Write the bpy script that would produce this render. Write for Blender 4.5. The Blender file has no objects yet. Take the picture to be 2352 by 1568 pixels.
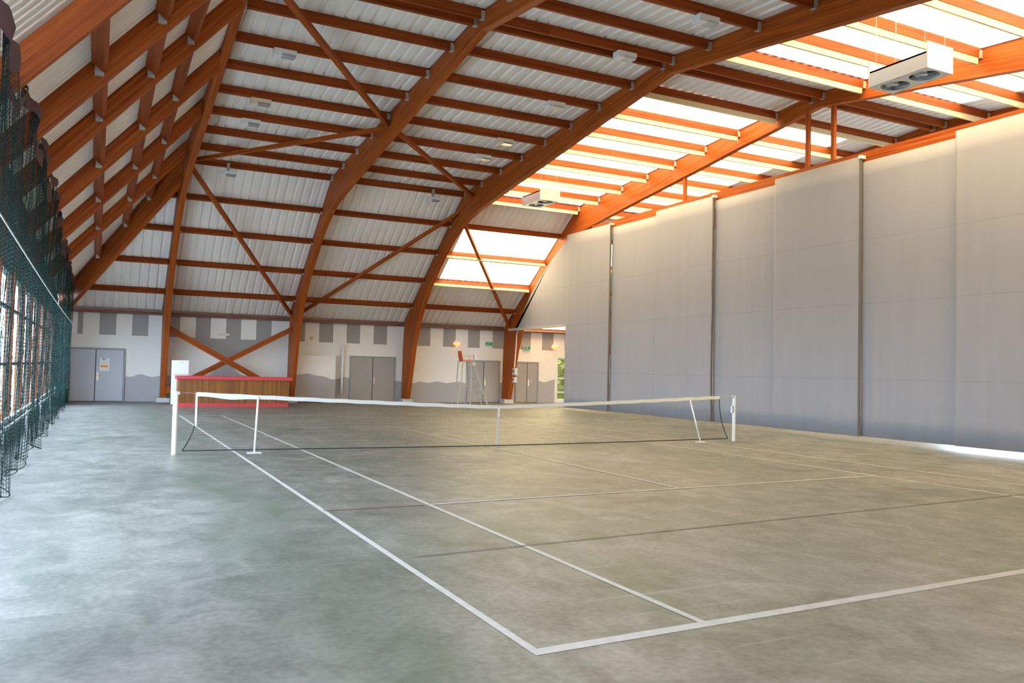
import bpy, math, random
from mathutils import Vector

S = bpy.context.scene
COL = S.collection
random.seed(7)

# ------------------------------------------------------------------ camera, sky, exposure
CAM_LOC = (-7.86, -16.21, 1.67)
YAW, PITCH, ROLL = 0.466742, 0.0352714, 0.022471
fw = Vector((math.sin(YAW) * math.cos(PITCH), math.cos(YAW) * math.cos(PITCH), math.sin(PITCH)))
rt = Vector((math.cos(YAW), -math.sin(YAW), 0))
up = rt.cross(fw)
rt2 = rt * math.cos(ROLL) + up * math.sin(ROLL)
up2 = up * math.cos(ROLL) - rt * math.sin(ROLL)
cam_data = bpy.data.cameras.new('camera')
cam = bpy.data.objects.new('camera', cam_data)
COL.objects.link(cam)
from mathutils import Matrix
cam.matrix_world = Matrix(((rt2.x, up2.x, -fw.x, CAM_LOC[0]), (rt2.y, up2.y, -fw.y, CAM_LOC[1]),
                           (rt2.z, up2.z, -fw.z, CAM_LOC[2]), (0, 0, 0, 1)))
cam_data.sensor_width = 36
cam_data.lens = 1885.8 / 2352 * 36
cam_data.clip_end = 300
S.camera = cam

world = bpy.data.worlds.new('overcast_sky')
S.world = world
world.use_nodes = True
wn = world.node_tree
wn.nodes['Background'].inputs[0].default_value = (0.66, 0.82, 1.0, 1)
SKY = 21.0
wn.nodes['Background'].inputs[1].default_value = SKY
SKYLIGHT = 7.0
S.view_settings.view_transform = 'Standard'
S.view_settings.look = 'None'
S.view_settings.gamma = 1
S.view_settings.exposure = 0.5

# portal that tells the renderer where the sky comes in through the window wall
def portal(loc, rot, sx, sy):
    d = bpy.data.lights.new('window_daylight', 'AREA')
    d.shape = 'RECTANGLE'; d.size = sx; d.size_y = sy
    d.cycles.is_portal = True
    o = bpy.data.objects.new('window_daylight', d)
    o.location = loc; o.rotation_euler = rot
    COL.objects.link(o)
portal((-9.5, 4.0, 1.9), (0, math.radians(-90), 0), 3.0, 30.0)
portal((22.05, -6.0, 1.9), (0, math.radians(90), 0), 2.6, 22.0)  # sky portal for the added window band beyond the curtain


# ------------------------------------------------------------------ materials
def new_mat(name):
    m = bpy.data.materials.new(name)
    m.use_nodes = True
    return m, m.node_tree.nodes, m.node_tree.links, m.node_tree.nodes['Principled BSDF']


def plain(name, col, rough=0.6, metal=0.0, spec=0.4, noise=0.06, scale=3.0, emit=None, strength=0):
    m, n, l, b = new_mat(name)
    b.inputs['Roughness'].default_value = rough
    b.inputs['Metallic'].default_value = metal
    b.inputs['Specular IOR Level'].default_value = spec
    if noise:
        tc = n.new('ShaderNodeTexCoord')
        nz = n.new('ShaderNodeTexNoise'); nz.inputs['Scale'].default_value = scale; nz.inputs['Detail'].default_value = 5
        l.new(tc.outputs['Object'], nz.inputs['Vector'])
        mx = n.new('ShaderNodeMix'); mx.data_type = 'RGBA'
        mx.inputs[6].default_value = tuple(c * (1 - noise) for c in col) + (1,)
        mx.inputs[7].default_value = tuple(min(1, c * (1 + noise)) for c in col) + (1,)
        l.new(nz.outputs['Fac'], mx.inputs[0])
        l.new(mx.outputs[2], b.inputs['Base Color'])
    else:
        b.inputs['Base Color'].default_value = (*col, 1)
    if emit:
        b.inputs['Emission Color'].default_value = (*emit, 1)
        b.inputs['Emission Strength'].default_value = strength
    return m


def wood_mat(name, dark, light, lam=0.045, rough=0.5):
    m, n, l, b = new_mat(name)
    uv = n.new('ShaderNodeUVMap')
    mp = n.new('ShaderNodeMapping'); mp.inputs['Scale'].default_value = (0.7, 22, 1)
    nz = n.new('ShaderNodeTexNoise'); nz.inputs['Scale'].default_value = 1.0; nz.inputs['Detail'].default_value = 6
    l.new(uv.outputs[0], mp.inputs[0]); l.new(mp.outputs[0], nz.inputs['Vector'])
    # board to board tone along the laminations
    mp2 = n.new('ShaderNodeMapping'); mp2.inputs['Scale'].default_value = (0.25, 1 / lam, 1)
    vo = n.new('ShaderNodeTexVoronoi'); vo.inputs['Scale'].default_value = 1.0; vo.distance = 'CHEBYCHEV'
    l.new(uv.outputs[0], mp2.inputs[0]); l.new(mp2.outputs[0], vo.inputs['Vector'])
    mx0 = n.new('ShaderNodeMath'); mx0.operation = 'MULTIPLY_ADD'
    sep = n.new('ShaderNodeSeparateColor')
    l.new(vo.outputs['Color'], sep.inputs[0])
    mx0.inputs[1].default_value = 0.28
    l.new(sep.outputs[0], mx0.inputs[0]); l.new(nz.outputs['Fac'], mx0.inputs[2])
    cr = n.new('ShaderNodeValToRGB')
    cr.color_ramp.elements[0].position = 0.35; cr.color_ramp.elements[0].color = (*dark, 1)
    cr.color_ramp.elements[1].position = 0.95; cr.color_ramp.elements[1].color = (*light, 1)
    l.new(mx0.outputs[0], cr.inputs[0])
    # knots
    mk = n.new('ShaderNodeMapping'); mk.inputs['Scale'].default_value = (1.6, 5, 1)
    vk = n.new('ShaderNodeTexVoronoi'); vk.inputs['Scale'].default_value = 1.3
    l.new(uv.outputs[0], mk.inputs[0]); l.new(mk.outputs[0], vk.inputs['Vector'])
    kr = n.new('ShaderNodeValToRGB')
    kr.color_ramp.elements[0].position = 0.035; kr.color_ramp.elements[0].color = (0.35, 0.3, 0.3, 1)
    kr.color_ramp.elements[1].position = 0.07; kr.color_ramp.elements[1].color = (1, 1, 1, 1)
    l.new(vk.outputs['Distance'], kr.inputs[0])
    mu = n.new('ShaderNodeMix'); mu.data_type = 'RGBA'; mu.blend_type = 'MULTIPLY'; mu.inputs[0].default_value = 1
    l.new(cr.outputs[0], mu.inputs[6]); l.new(kr.outputs[0], mu.inputs[7])
    l.new(mu.outputs[2], b.inputs['Base Color'])
    b.inputs['Roughness'].default_value = rough
    b.inputs['Specular IOR Level'].default_value = 0.15
    return m


def emit_mat(name, col, strength):
    m, n, l, b = new_mat(name)
    n.remove(b)
    e = n.new('ShaderNodeEmission')
    e.inputs[1].default_value = strength
    tc = n.new('ShaderNodeTexCoord')
    mp = n.new('ShaderNodeMapping'); mp.inputs['Scale'].default_value = (6, 0.35, 0.35)
    nz = n.new('ShaderNodeTexNoise'); nz.inputs['Scale'].default_value = 1.2; nz.inputs['Detail'].default_value = 4
    l.new(tc.outputs['Object'], mp.inputs[0]); l.new(mp.outputs[0], nz.inputs['Vector'])
    mx = n.new('ShaderNodeMix'); mx.data_type = 'RGBA'
    mx.inputs[6].default_value = tuple(c * k for c, k in zip(col, (0.62, 0.5, 0.34))) + (1,)
    mx.inputs[7].default_value = (*col, 1)
    cr = n.new('ShaderNodeValToRGB'); cr.color_ramp.elements[0].position = 0.28; cr.color_ramp.elements[1].position = 0.5
    l.new(nz.outputs['Fac'], cr.inputs[0]); l.new(cr.outputs[0], mx.inputs[0])
    l.new(mx.outputs[2], e.inputs[0])
    l.new(e.outputs[0], n['Material Output'].inputs[0])
    return m


def glass_mat(name):
    m, n, l, b = new_mat(name)
    n.remove(b)
    t = n.new('ShaderNodeBsdfTransparent'); t.inputs[0].default_value = (0.93, 0.96, 0.97, 1)
    g = n.new('ShaderNodeBsdfGlossy'); g.inputs['Roughness'].default_value = 0.03
    mx = n.new('ShaderNodeMixShader'); mx.inputs[0].default_value = 0.06
    l.new(t.outputs[0], mx.inputs[1]); l.new(g.outputs[0], mx.inputs[2])
    l.new(mx.outputs[0], n['Material Output'].inputs[0])
    return m


def floor_mat():
    m, n, l, b = new_mat('worn_green_court')
    tc = n.new('ShaderNodeTexCoord')
    def noise(scale, detail, sc=(1, 1, 1), dist=0.0):
        mp = n.new('ShaderNodeMapping'); mp.inputs['Scale'].default_value = sc
        z = n.new('ShaderNodeTexNoise'); z.inputs['Scale'].default_value = scale; z.inputs['Detail'].default_value = detail
        z.inputs['Distortion'].default_value = dist
        l.new(tc.outputs['Object'], mp.inputs[0]); l.new(mp.outputs[0], z.inputs['Vector'])
        return z
    big = noise(0.35, 4, dist=0.8)
    mid = noise(2.6, 10, (1, 0.8, 1), 0.9)
    fine = noise(18, 8)
    cr = n.new('ShaderNodeValToRGB')
    e = cr.color_ramp.elements
    e[0].position = 0.36; e[0].color = (0.078, 0.084, 0.070, 1)
    e[1].position = 0.64; e[1].color = (0.265, 0.255, 0.235, 1)
    x = e.new(0.50); x.color = (0.16, 0.160, 0.142, 1)
    a = n.new('ShaderNodeMath'); a.operation = 'MULTIPLY_ADD'; a.inputs[1].default_value = 0.30
    a2 = n.new('ShaderNodeMath'); a2.operation = 'MULTIPLY_ADD'; a2.inputs[1].default_value = 0.42
    a3 = n.new('ShaderNodeMath'); a3.operation = 'MULTIPLY'; a3.inputs[1].default_value = 0.28
    l.new(fine.outputs['Fac'], a3.inputs[0])
    l.new(mid.outputs['Fac'], a2.inputs[0]); l.new(a3.outputs[0], a2.inputs[2])
    l.new(big.outputs['Fac'], a.inputs[0]); l.new(a2.outputs[0], a.inputs[2])
    l.new(a.outputs[0], cr.inputs[0])
    # mossy green wear along the outside of the tram line
    green = noise(0.8, 5, (1, 0.35, 1), 1.2)
    gr = n.new('ShaderNodeValToRGB')
    gr.color_ramp.elements[0].position = 0.56; gr.color_ramp.elements[0].color = (0, 0, 0, 1)
    gr.color_ramp.elements[1].position = 0.74; gr.color_ramp.elements[1].color = (0.55, 0.55, 0.55, 1)
    l.new(green.outputs['Fac'], gr.inputs[0])
    sx = n.new('ShaderNodeSeparateXYZ'); l.new(tc.outputs['Object'], sx.inputs[0])
    off = n.new('ShaderNodeMath'); off.operation = 'ADD'; off.inputs[1].default_value = 6.25; l.new(sx.outputs['X'], off.inputs[0])
    ab = n.new('ShaderNodeMath'); ab.operation = 'ABSOLUTE'; l.new(off.outputs[0], ab.inputs[0])
    band = n.new('ShaderNodeMapRange'); band.inputs['From Min'].default_value = 0.15; band.inputs['From Max'].default_value = 0.75
    band.inputs['To Min'].default_value = 1.0; band.inputs['To Max'].default_value = 0.0; l.new(ab.outputs[0], band.inputs['Value'])
    bm = n.new('ShaderNodeMath'); bm.operation = 'MULTIPLY'; l.new(band.outputs[0], bm.inputs[0]); l.new(mid.outputs['Fac'], bm.inputs[1])
    gs = n.new('ShaderNodeMath'); gs.operation = 'MULTIPLY_ADD'; gs.inputs[1].default_value = 0.55; gs.use_clamp = True
    l.new(bm.outputs[0], gs.inputs[0]); l.new(gr.outputs[0], gs.inputs[2])
    mx = n.new('ShaderNodeMix'); mx.data_type = 'RGBA'
    mx.inputs[7].default_value = (0.072, 0.105, 0.065, 1)
    l.new(gs.outputs[0], mx.inputs[0]); l.new(cr.outputs[0], mx.inputs[6])
    # pale scuff streaks
    st = noise(3.5, 3, (0.18, 2.6, 1), 0.5)
    sr = n.new('ShaderNodeValToRGB')
    sr.color_ramp.elements[0].position = 0.66; sr.color_ramp.elements[0].color = (0, 0, 0, 1)
    sr.color_ramp.elements[1].position = 0.74; sr.color_ramp.elements[1].color = (0.3, 0.3, 0.3, 1)
    l.new(st.outputs['Fac'], sr.inputs[0])
    mx2 = n.new('ShaderNodeMix'); mx2.data_type = 'RGBA'
    mx2.inputs[7].default_value = (0.31, 0.31, 0.29, 1)
    l.new(sr.outputs[0], mx2.inputs[0]); l.new(mx.outputs[2], mx2.inputs[6])
    l.new(mx2.outputs[2], b.inputs['Base Color'])
    b.inputs['Roughness'].default_value = 0.46
    b.inputs['Specular IOR Level'].default_value = 0.5
    bp = n.new('ShaderNodeBump'); bp.inputs['Strength'].default_value = 0.25; bp.inputs['Distance'].default_value = 0.01
    l.new(fine.outputs['Fac'], bp.inputs['Height']); l.new(bp.outputs[0], b.inputs['Normal'])
    return m


def curtain_mat():
    m, n, l, b = new_mat('grey_divider_fabric')
    tc = n.new('ShaderNodeTexCoord')
    sp = n.new('ShaderNodeSeparateXYZ'); l.new(tc.outputs['Object'], sp.inputs[0])
    fac = None
    for z in (1.65, 3.7, 5.45):
        d = n.new('ShaderNodeMath'); d.operation = 'SUBTRACT'; d.inputs[1].default_value = z
        l.new(sp.outputs['Z'], d.inputs[0])
        ab = n.new('ShaderNodeMath'); ab.operation = 'ABSOLUTE'; l.new(d.outputs[0], ab.inputs[0])
        lt = n.new('ShaderNodeMath'); lt.operation = 'LESS_THAN'; lt.inputs[1].default_value = 0.018
        l.new(ab.outputs[0], lt.inputs[0])
        if fac is None:
            fac = lt
        else:
            s = n.new('ShaderNodeMath'); s.operation = 'MAXIMUM'
            l.new(fac.outputs[0], s.inputs[0]); l.new(lt.outputs[0], s.inputs[1]); fac = s
    k = n.new('ShaderNodeMath'); k.operation = 'MULTIPLY'; k.inputs[1].default_value = 0.3
    l.new(fac.outputs[0], k.inputs[0])
    mp = n.new('ShaderNodeMapping'); mp.inputs['Scale'].default_value = (1, 1.6, 0.18)
    nz = n.new('ShaderNodeTexNoise'); nz.inputs['Scale'].default_value = 2.0; nz.inputs['Detail'].default_value = 3
    l.new(tc.outputs['Object'], mp.inputs[0]); l.new(mp.outputs[0], nz.inputs['Vector'])
    c0 = n.new('ShaderNodeMix'); c0.data_type = 'RGBA'
    c0.inputs[6].default_value = (0.270, 0.260, 0.280, 1); c0.inputs[7].default_value = (0.305, 0.294, 0.316, 1)
    l.new(nz.outputs['Fac'], c0.inputs[0])
    c1 = n.new('ShaderNodeMix'); c1.data_type = 'RGBA'; c1.inputs[7].default_value = (0.20, 0.195, 0.205, 1)
    l.new(k.outputs[0], c1.inputs[0]); l.new(c0.outputs[2], c1.inputs[6])
    l.new(c1.outputs[2], b.inputs['Base Color'])
    b.inputs['Roughness'].default_value = 0.75
    b.inputs['Specular IOR Level'].default_value = 0.2
    return m


def slat_mat():
    m, n, l, b = new_mat('varnished_slat_wood')
    tc = n.new('ShaderNodeTexCoord')
    sp = n.new('ShaderNodeSeparateXYZ'); l.new(tc.outputs['Object'], sp.inputs[0])
    q = n.new('ShaderNodeMath'); q.operation = 'DIVIDE'; q.inputs[1].default_value = 0.085
    l.new(sp.outputs['X'], q.inputs[0])
    fl = n.new('ShaderNodeMath'); fl.operation = 'FLOOR'; l.new(q.outputs[0], fl.inputs[0])
    wnz = n.new('ShaderNodeTexWhiteNoise'); wnz.noise_dimensions = '1D'; l.new(fl.outputs[0], wnz.inputs['W'])
    mp = n.new('ShaderNodeMapping'); mp.inputs['Scale'].default_value = (40, 40, 1.2)
    nz = n.new('ShaderNodeTexNoise'); nz.inputs['Scale'].default_value = 1; nz.inputs['Detail'].default_value = 4
    l.new(tc.outputs['Object'], mp.inputs[0]); l.new(mp.outputs[0], nz.inputs['Vector'])
    ad = n.new('ShaderNodeMath'); ad.operation = 'MULTIPLY_ADD'; ad.inputs[1].default_value = 0.5
    hf = n.new('ShaderNodeMath'); hf.operation = 'MULTIPLY'; hf.inputs[1].default_value = 0.5
    l.new(nz.outputs['Fac'], hf.inputs[0]); l.new(wnz.outputs[0], ad.inputs[0]); l.new(hf.outputs[0], ad.inputs[2])
    cr = n.new('ShaderNodeValToRGB')
    cr.color_ramp.elements[0].position = 0.1; cr.color_ramp.elements[0].color = (0.13, 0.043, 0.006, 1)
    cr.color_ramp.elements[1].position = 0.9; cr.color_ramp.elements[1].color = (0.33, 0.118, 0.018, 1)
    l.new(ad.outputs[0], cr.inputs[0])
    l.new(cr.outputs[0], b.inputs['Base Color'])
    b.inputs['Roughness'].default_value = 0.4
    return m


M = {}
M['wood'] = wood_mat('orange_stained_glulam', (0.20, 0.032, 0.004), (0.45, 0.106, 0.014))
M['purlin'] = wood_mat('stained_purlin_timber', (0.16, 0.025, 0.003), (0.34, 0.072, 0.010), lam=0.12)
M['understrip'] = plain('pale_cream_strip', (0.72, 0.58, 0.36), 0.6)
M['sheet'] = plain('pale_roof_sheet', (0.80, 0.735, 0.675), 0.42, 0.0, 0.5, 0.07, 0.8)
M['skylight'] = emit_mat('backlit_fibreglass', (1.0, 0.81, 0.46), SKYLIGHT)
M['floor'] = floor_mat()
M['line'] = plain('worn_white_line', (0.47, 0.445, 0.425), 0.6, noise=0.25, scale=9)
M['redline'] = plain('faded_red_line', (0.30, 0.14, 0.12), 0.7, noise=0.2, scale=9)
M['seam'] = plain('dark_floor_seam', (0.128, 0.125, 0.106), 0.7, noise=0.1)
M['wallwhite'] = plain('off_white_wall', (0.80, 0.755, 0.70), 0.7)
M['wallgrey'] = plain('mid_grey_wall_paint', (0.33, 0.305, 0.285), 0.7)
M['wavegrey'] = plain('grey_wave_wall_paint', (0.41, 0.385, 0.385), 0.7)
M['door'] = plain('grey_door_paint', (0.48, 0.47, 0.51), 0.45)
M['doordark'] = plain('taupe_door_paint', (0.34, 0.31, 0.285), 0.5)
M['doorframe'] = plain('grey_door_frame', (0.27, 0.28, 0.29), 0.5)
M['curtain'] = curtain_mat()
M['lap_shade'] = plain('curtain_overlap_shade', (0.13, 0.12, 0.115), 0.8)
M['white'] = plain('white_enamel', (0.72, 0.72, 0.71), 0.35, noise=0.02)
M['brightwhite'] = plain('bright_white_plastic', (0.90, 0.90, 0.89), 0.3, noise=0)
M['cream'] = plain('cream_enamel', (0.72, 0.62, 0.46), 0.4, noise=0.03)
M['metal'] = plain('galvanised_metal', (0.45, 0.46, 0.47), 0.4, 0.8)
M['greymetal'] = plain('grey_painted_tube', (0.42, 0.40, 0.36), 0.45, 0.1)
M['dark'] = plain('black_plastic', (0.03, 0.03, 0.032), 0.6)
M['lampglass'] = plain('lamp_glass', (0.55, 0.60, 0.62), 0.12, 0.6, 0.8, 0)
M['netdark'] = plain('black_net_cord', (0.035, 0.04, 0.042), 0.8, noise=0)
M['netgreen'] = plain('dark_green_net_cord', (0.014, 0.034, 0.033), 0.95, 0.0, 0.08, noise=0)
M['flap'] = plain('faded_maroon_fabric', (0.085, 0.04, 0.04), 0.9)
M['tape'] = plain('white_net_tape', (0.60, 0.585, 0.57), 0.7, noise=0.08, scale=30)
M['redlam'] = plain('coral_red_laminate', (0.55, 0.050, 0.062), 0.4)
M['slat'] = slat_mat()
M['concrete'] = plain('pale_concrete', (0.50, 0.49, 0.48), 0.85, noise=0.1)
M['orange'] = plain('orange_red_plastic', (0.62, 0.09, 0.025), 0.4)
M['glass'] = glass_mat('window_glass')
M['darkwall'] = plain('dark_brown_boarding', (0.10, 0.075, 0.06), 0.7)
M['eave'] = plain('red_brown_pipe_paint', (0.20, 0.085, 0.06), 0.35)
M['hedge'] = plain('hedge_leaves', (0.17, 0.17, 0.018), 0.7, noise=0.6, scale=6)
M['ground'] = plain('pale_paving', (0.42, 0.42, 0.40), 0.9)
M['amber'] = plain('amber_lamp', (0.9, 0.35, 0.12), 0.4, noise=0, emit=(1.0, 0.33, 0.10), strength=1.3)
M['exit'] = plain('green_exit_sign', (0.03, 0.20, 0.08), 0.4, noise=0, emit=(0.04, 0.30, 0.10), strength=0.12)
M['paper'] = plain('white_paper', (0.78, 0.77, 0.76), 0.7, noise=0)
M['orangeink'] = plain('orange_ink', (0.85, 0.36, 0.07), 0.7, noise=0)
M['greenink'] = plain('grey_green_ink', (0.25, 0.36, 0.38), 0.7, noise=0)
M['red'] = plain('red_enamel', (0.55, 0.03, 0.025), 0.35, noise=0)
M['brass'] = plain('pale_brass', (0.62, 0.50, 0.32), 0.35, 0.6, noise=0)
M['rope'] = plain('pale_rope', (0.50, 0.50, 0.48), 0.8, noise=0)


# ------------------------------------------------------------------ mesh helpers
class MB:
    def __init__(self):
        self.v = []; self.f = []; self.uv = []; self.mi = []; self.any_uv = False

    def face(self, pts, uv=None, mi=0):
        b = len(self.v)
        self.v.extend([tuple(p) for p in pts])
        self.f.append(tuple(range(b, b + len(pts))))
        self.uv.append(uv); self.mi.append(mi)
        if uv: self.any_uv = True

    def indexed(self, verts, faces, mi=0):
        b = len(self.v)
        self.v.extend([tuple(p) for p in verts])
        for f in faces:
            self.f.append(tuple(b + i for i in f)); self.uv.append(None); self.mi.append(mi)

    def box(self, a, b, mi=0):
        x0, x1 = sorted((a[0], b[0])); y0, y1 = sorted((a[1], b[1])); z0, z1 = sorted((a[2], b[2]))
        v = [(x0, y0, z0), (x1, y0, z0), (x1, y1, z0), (x0, y1, z0), (x0, y0, z1), (x1, y0, z1), (x1, y1, z1), (x0, y1, z1)]
        self.indexed(v, [(3, 2, 1, 0), (4, 5, 6, 7), (0, 1, 5, 4), (1, 2, 6, 5), (2, 3, 7, 6), (3, 0, 4, 7)], mi)

    def beam(self, p0, p1, w, h, upv=(0, 0, 1), mi=0):
        """rectangular bar, w across, h along upv; centred on the line"""
        p0 = Vector(p0); p1 = Vector(p1); d = (p1 - p0); L = d.length; d.normalize()
        s = d.cross(Vector(upv)).normalized(); u = s.cross(d).normalized()
        c = [(-w / 2, -h / 2), (w / 2, -h / 2), (w / 2, h / 2), (-w / 2, h / 2)]
        A = [p0 + s * a + u * b for a, b in c]; B = [p1 + s * a + u * b for a, b in c]
        per = [0, w, w + h, 2 * w + h, 2 * (w + h)]
        o = random.random() * 20
        for i in range(4):
            j = (i + 1) % 4
            self.face([A[i], B[i], B[j], A[j]][::-1], [(o, per[i] + o), (o + L, per[i] + o), (o + L, per[i + 1] + o), (o, per[i + 1] + o)][::-1], mi)
        self.face([A[0], A[1], A[2], A[3]], [(o, 0), (o, w), (o + .1, w), (o + .1, 0)], mi)
        self.face([B[3], B[2], B[1], B[0]], [(o, 0), (o, w), (o + .1, w), (o + .1, 0)], mi)

    def skew(self, p0, p1, w, h, upv=(0, 0, 1)):
        """like beam, but the ends are cut in planes of constant x"""
        b0 = len(self.v)
        self.beam(p0, p1, w, h, upv)
        d = Vector(p1) - Vector(p0)
        m = (Vector(p0) + Vector(p1)) / 2
        for i in range(b0, len(self.v)):
            v = Vector(self.v[i])
            e = Vector(p0) if (v - m).dot(d) < 0 else Vector(p1)
            v += d * ((e.x - v.x) / d.x)
            self.v[i] = tuple(v)

    def tube(self, pts, r, n=8, cap=True, mi=0):
        pts = [Vector(p) for p in pts]
        rings = []
        nrm = None
        for i, p in enumerate(pts):
            d = (pts[min(i + 1, len(pts) - 1)] - pts[max(i - 1, 0)]).normalized()
            if nrm is None:
                nrm = d.orthogonal().normalized()
            else:
                nrm = (nrm - d * nrm.dot(d)).normalized()
            b = d.cross(nrm)
            rr = r[i] if isinstance(r, (list, tuple)) else r
            rings.append([p + (nrm * math.cos(2 * math.pi * k / n) + b * math.sin(2 * math.pi * k / n)) * rr for k in range(n)])
        v = [q for ring in rings for q in ring]; f = []
        for i in range(len(pts) - 1):
            for k in range(n):
                k2 = (k + 1) % n
                f.append((i * n + k, i * n + k2, (i + 1) * n + k2, (i + 1) * n + k))
        if cap:
            f.append(tuple(range(n))[::-1]); f.append(tuple((len(pts) - 1) * n + k for k in range(n)))
        self.indexed(v, f, mi)

    def build(self, name, mats, parent=None, smooth=False, origin=None):
        me = bpy.data.meshes.new(name)
        vs = self.v
        if origin:
            vs = [(x - origin[0], y - origin[1], z - origin[2]) for x, y, z in vs]
        me.from_pydata(vs, [], self.f)
        if not isinstance(mats, (list, tuple)): mats = [mats]
        for m in mats: me.materials.append(m)
        if len(mats) > 1: me.polygons.foreach_set('material_index', self.mi)
        if self.any_uv:
            lay = me.uv_layers.new(name='UVMap')
            k = 0
            for f, uv in zip(self.f, self.uv):
                for i in range(len(f)):
                    if uv: lay.data[k].uv = uv[i]
                    k += 1
        if smooth: me.polygons.foreach_set('use_smooth', [True] * len(me.polygons))
        me.update()
        o = bpy.data.objects.new(name, me)
        COL.objects.link(o)
        if origin and parent is None: o.location = origin
        if parent is not None: o.parent = parent
        return o


def empty(name, loc=(0, 0, 0), rz=0):
    o = bpy.data.objects.new(name, None)
    o.location = loc; o.rotation_euler = (0, 0, rz)
    o.empty_display_size = 0.1
    COL.objects.link(o)
    return o


def tag(o, label, cat, group=None):
    o['label'] = label; o['category'] = cat
    if group: o['group'] = group
    return o


def struct(o, label=None, cat=None):
    o['kind'] = 'structure'
    if label: o['label'] = label
    if cat: o['category'] = cat
    return o


def bevel(o, w=0.01, seg=2):
    b = o.modifiers.new('bevel', 'BEVEL'); b.width = w; b.segments = seg; b.limit_method = 'ANGLE'
    return o


# ------------------------------------------------------------------ hall geometry
XL, XR = -9.35, 21.9          # window wall, wall beyond the curtain
YN, YF = -19.3, 22.05         # wall behind the camera, far wall
RIDGE = 1.2
ARCH_X = [-5.35, 0.0, 5.5, 10.95, 16.4]
AW = 0.20                     # arch width


def fx(x): return -7.86 + (x + 7.86) * 1.0135


def fz(z): return z if z < .06 else 1.67 + (z - 1.67) * 1.0135


def zr(y):                    # underside of the roof sheets
    d = abs(y - RIDGE)
    if d < 13.55: return 10.07 - 0.0824 * d
    return 8.953 - 0.71 * (d - 13.55)


def zleft(x, y):              # sloping roof of the end bay above the window wall
    return 9.50 + 1.15 * (x + 5.45) - 0.039 * abs(y - RIDGE)


def hip_x(y):                 # where the end slope meets the far slope
    return max(XL, min(-5.35, (zr(y) - 9.50 + 0.039 * abs(y - RIDGE)) / 1.15 - 5.45))


# floor
fb = MB(); fb.box((XL - 0.2, YN - 0.2, -0.2), (XR + 0.2, YF + 0.2, 0.0))
floor = struct(fb.build('floor', M['floor']), 'worn grey-green indoor tennis court surface', 'floor')


LZ = [0.0015]
def court_line(p0, p1, w, mat='line', label=None):
    mb = MB()
    p0 = Vector(p0).to_3d(); p1 = Vector(p1).to_3d()
    d = (p1 - p0).normalized(); s = Vector((-d.y, d.x, 0)) * w / 2
    N = max(2, int((p1 - p0).length / 0.5))
    top, bot = [], []
    LZ[0] += 0.0005
    h = Vector((0, 0, LZ[0]))
    for i in range(N):
        a = p0.lerp(p1, i / N); b = p0.lerp(p1, (i + 1) / N)
        mb.face([a - s + h, b - s + h, b + s + h, a + s + h])
    o = mb.build('court_line', M[mat], floor)
    if label: o['label'] = label
    return o

LW = 0.06
court_line((-5.5, -11.88), (6.2, -11.53), 0.10)            # near baseline
court_line((-5.47, -11.90), (-5.47, 11.85), LW)
court_line((-4.15, -11.83), (-4.20, 11.85), LW)
court_line((4.17, -11.6), (4.10, 11.85), LW)
court_line((5.62, -11.55), (5.40, 11.85), LW)
court_line((-4.2, -6.71), (4.15, -6.38), LW)               # near service line
court_line((-0.19, -6.6), (-0.25, 6.1), LW)                # centre service line
court_line((-4.2, 6.12), (4.12, 6.12), LW)
court_line((-5.47, 11.82), (5.4, 11.82), 0.10)
court_line((-5.47, -6.72), (-4.24, -6.71), 0.035, 'redline', 'thin faded red line')
court_line((-5.3, -9.3), (6.0, -8.6), 0.02, 'seam', 'dark joint in the surface')

# ------------------------------------------------------------------ far wall with its painted bands
wb = MB()
WIN = (fx(13.88), 16.2, 0.15, fz(2.40))
ztop = zr(YF) + 0.09
wb.box((XL - .1, YF, -0.1), (WIN[0], YF + .2, ztop), 0)
wb.box((WIN[1], YF, -0.1), (XR + .1, YF + .2, ztop), 0)
wb.box((WIN[0], YF, -0.1), (WIN[1], YF + .2, WIN[2]), 0)
wb.box((WIN[0], YF, WIN[3]), (WIN[1], YF + .2, ztop), 0)
yp = YF - 0.004
def patch(pts, mi): wb.face([(fx(x), yp, fz(z)) for x, z in pts], None, mi)
zst = 3.78
SZ = 2.77
for a, b in ((-8.63, -8.44), (-7.84, -7.22), (-6.62, -6.0), (-5.4, -4.76), (-4.13, -3.52), (-2.88, -2.25), (-1.6, -.94), (-.1, .56),
             (1.21, 1.86), (2.5, 3.14), (3.8, 4.46), (6.01, 6.67), (7.35, 8.01), (8.69, 9.34), (10.05, 10.8), (11.55, 12.26),
             (12.93, 13.61), (14.3, 14.95), (15.7, 16.3), (17.1, 17.7), (18.4, 19), (19.8, 20.4)):
    patch([(a, SZ), (b, SZ), (b, zst), (a, zst)], 1)
patch([(-4.3, SZ), (-2.85, 1.80), (-1.05, SZ)], 1)
knots = [(-9.3, 1.0), (-7.5, 1.1), (-6.61, 1.05), (-6.25, 1.17), (-5.77, 1.06), (-5.3, 1.15), (-4.6, 1.0), (-3.7, 1.15), (-2.85, 1.72), (-2.1, 1.2), (-1.2, 1.0), (-.4, 1.05),
         (0.1, 1.25), (0.7, 1.32), (1.3, 1.22), (1.93, 1.07), (2.45, 1.18), (2.8, 1.14), (4.86, 1.06), (5.5, 0.98), (5.85, .95), (6.2, 1.03), (6.6, 0.98),
         (7.1, 1.04), (7.6, .98), (8.2, 1.05), (8.7, 0.98), (11.2, 1.05), (12.5, 1.22), (13.1, 1.1), (13.75, 1.24), (14.5, 1.0), (16, 1.15), (18, 1.0), (20, 1.12), (21.9, 1.0)]
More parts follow.
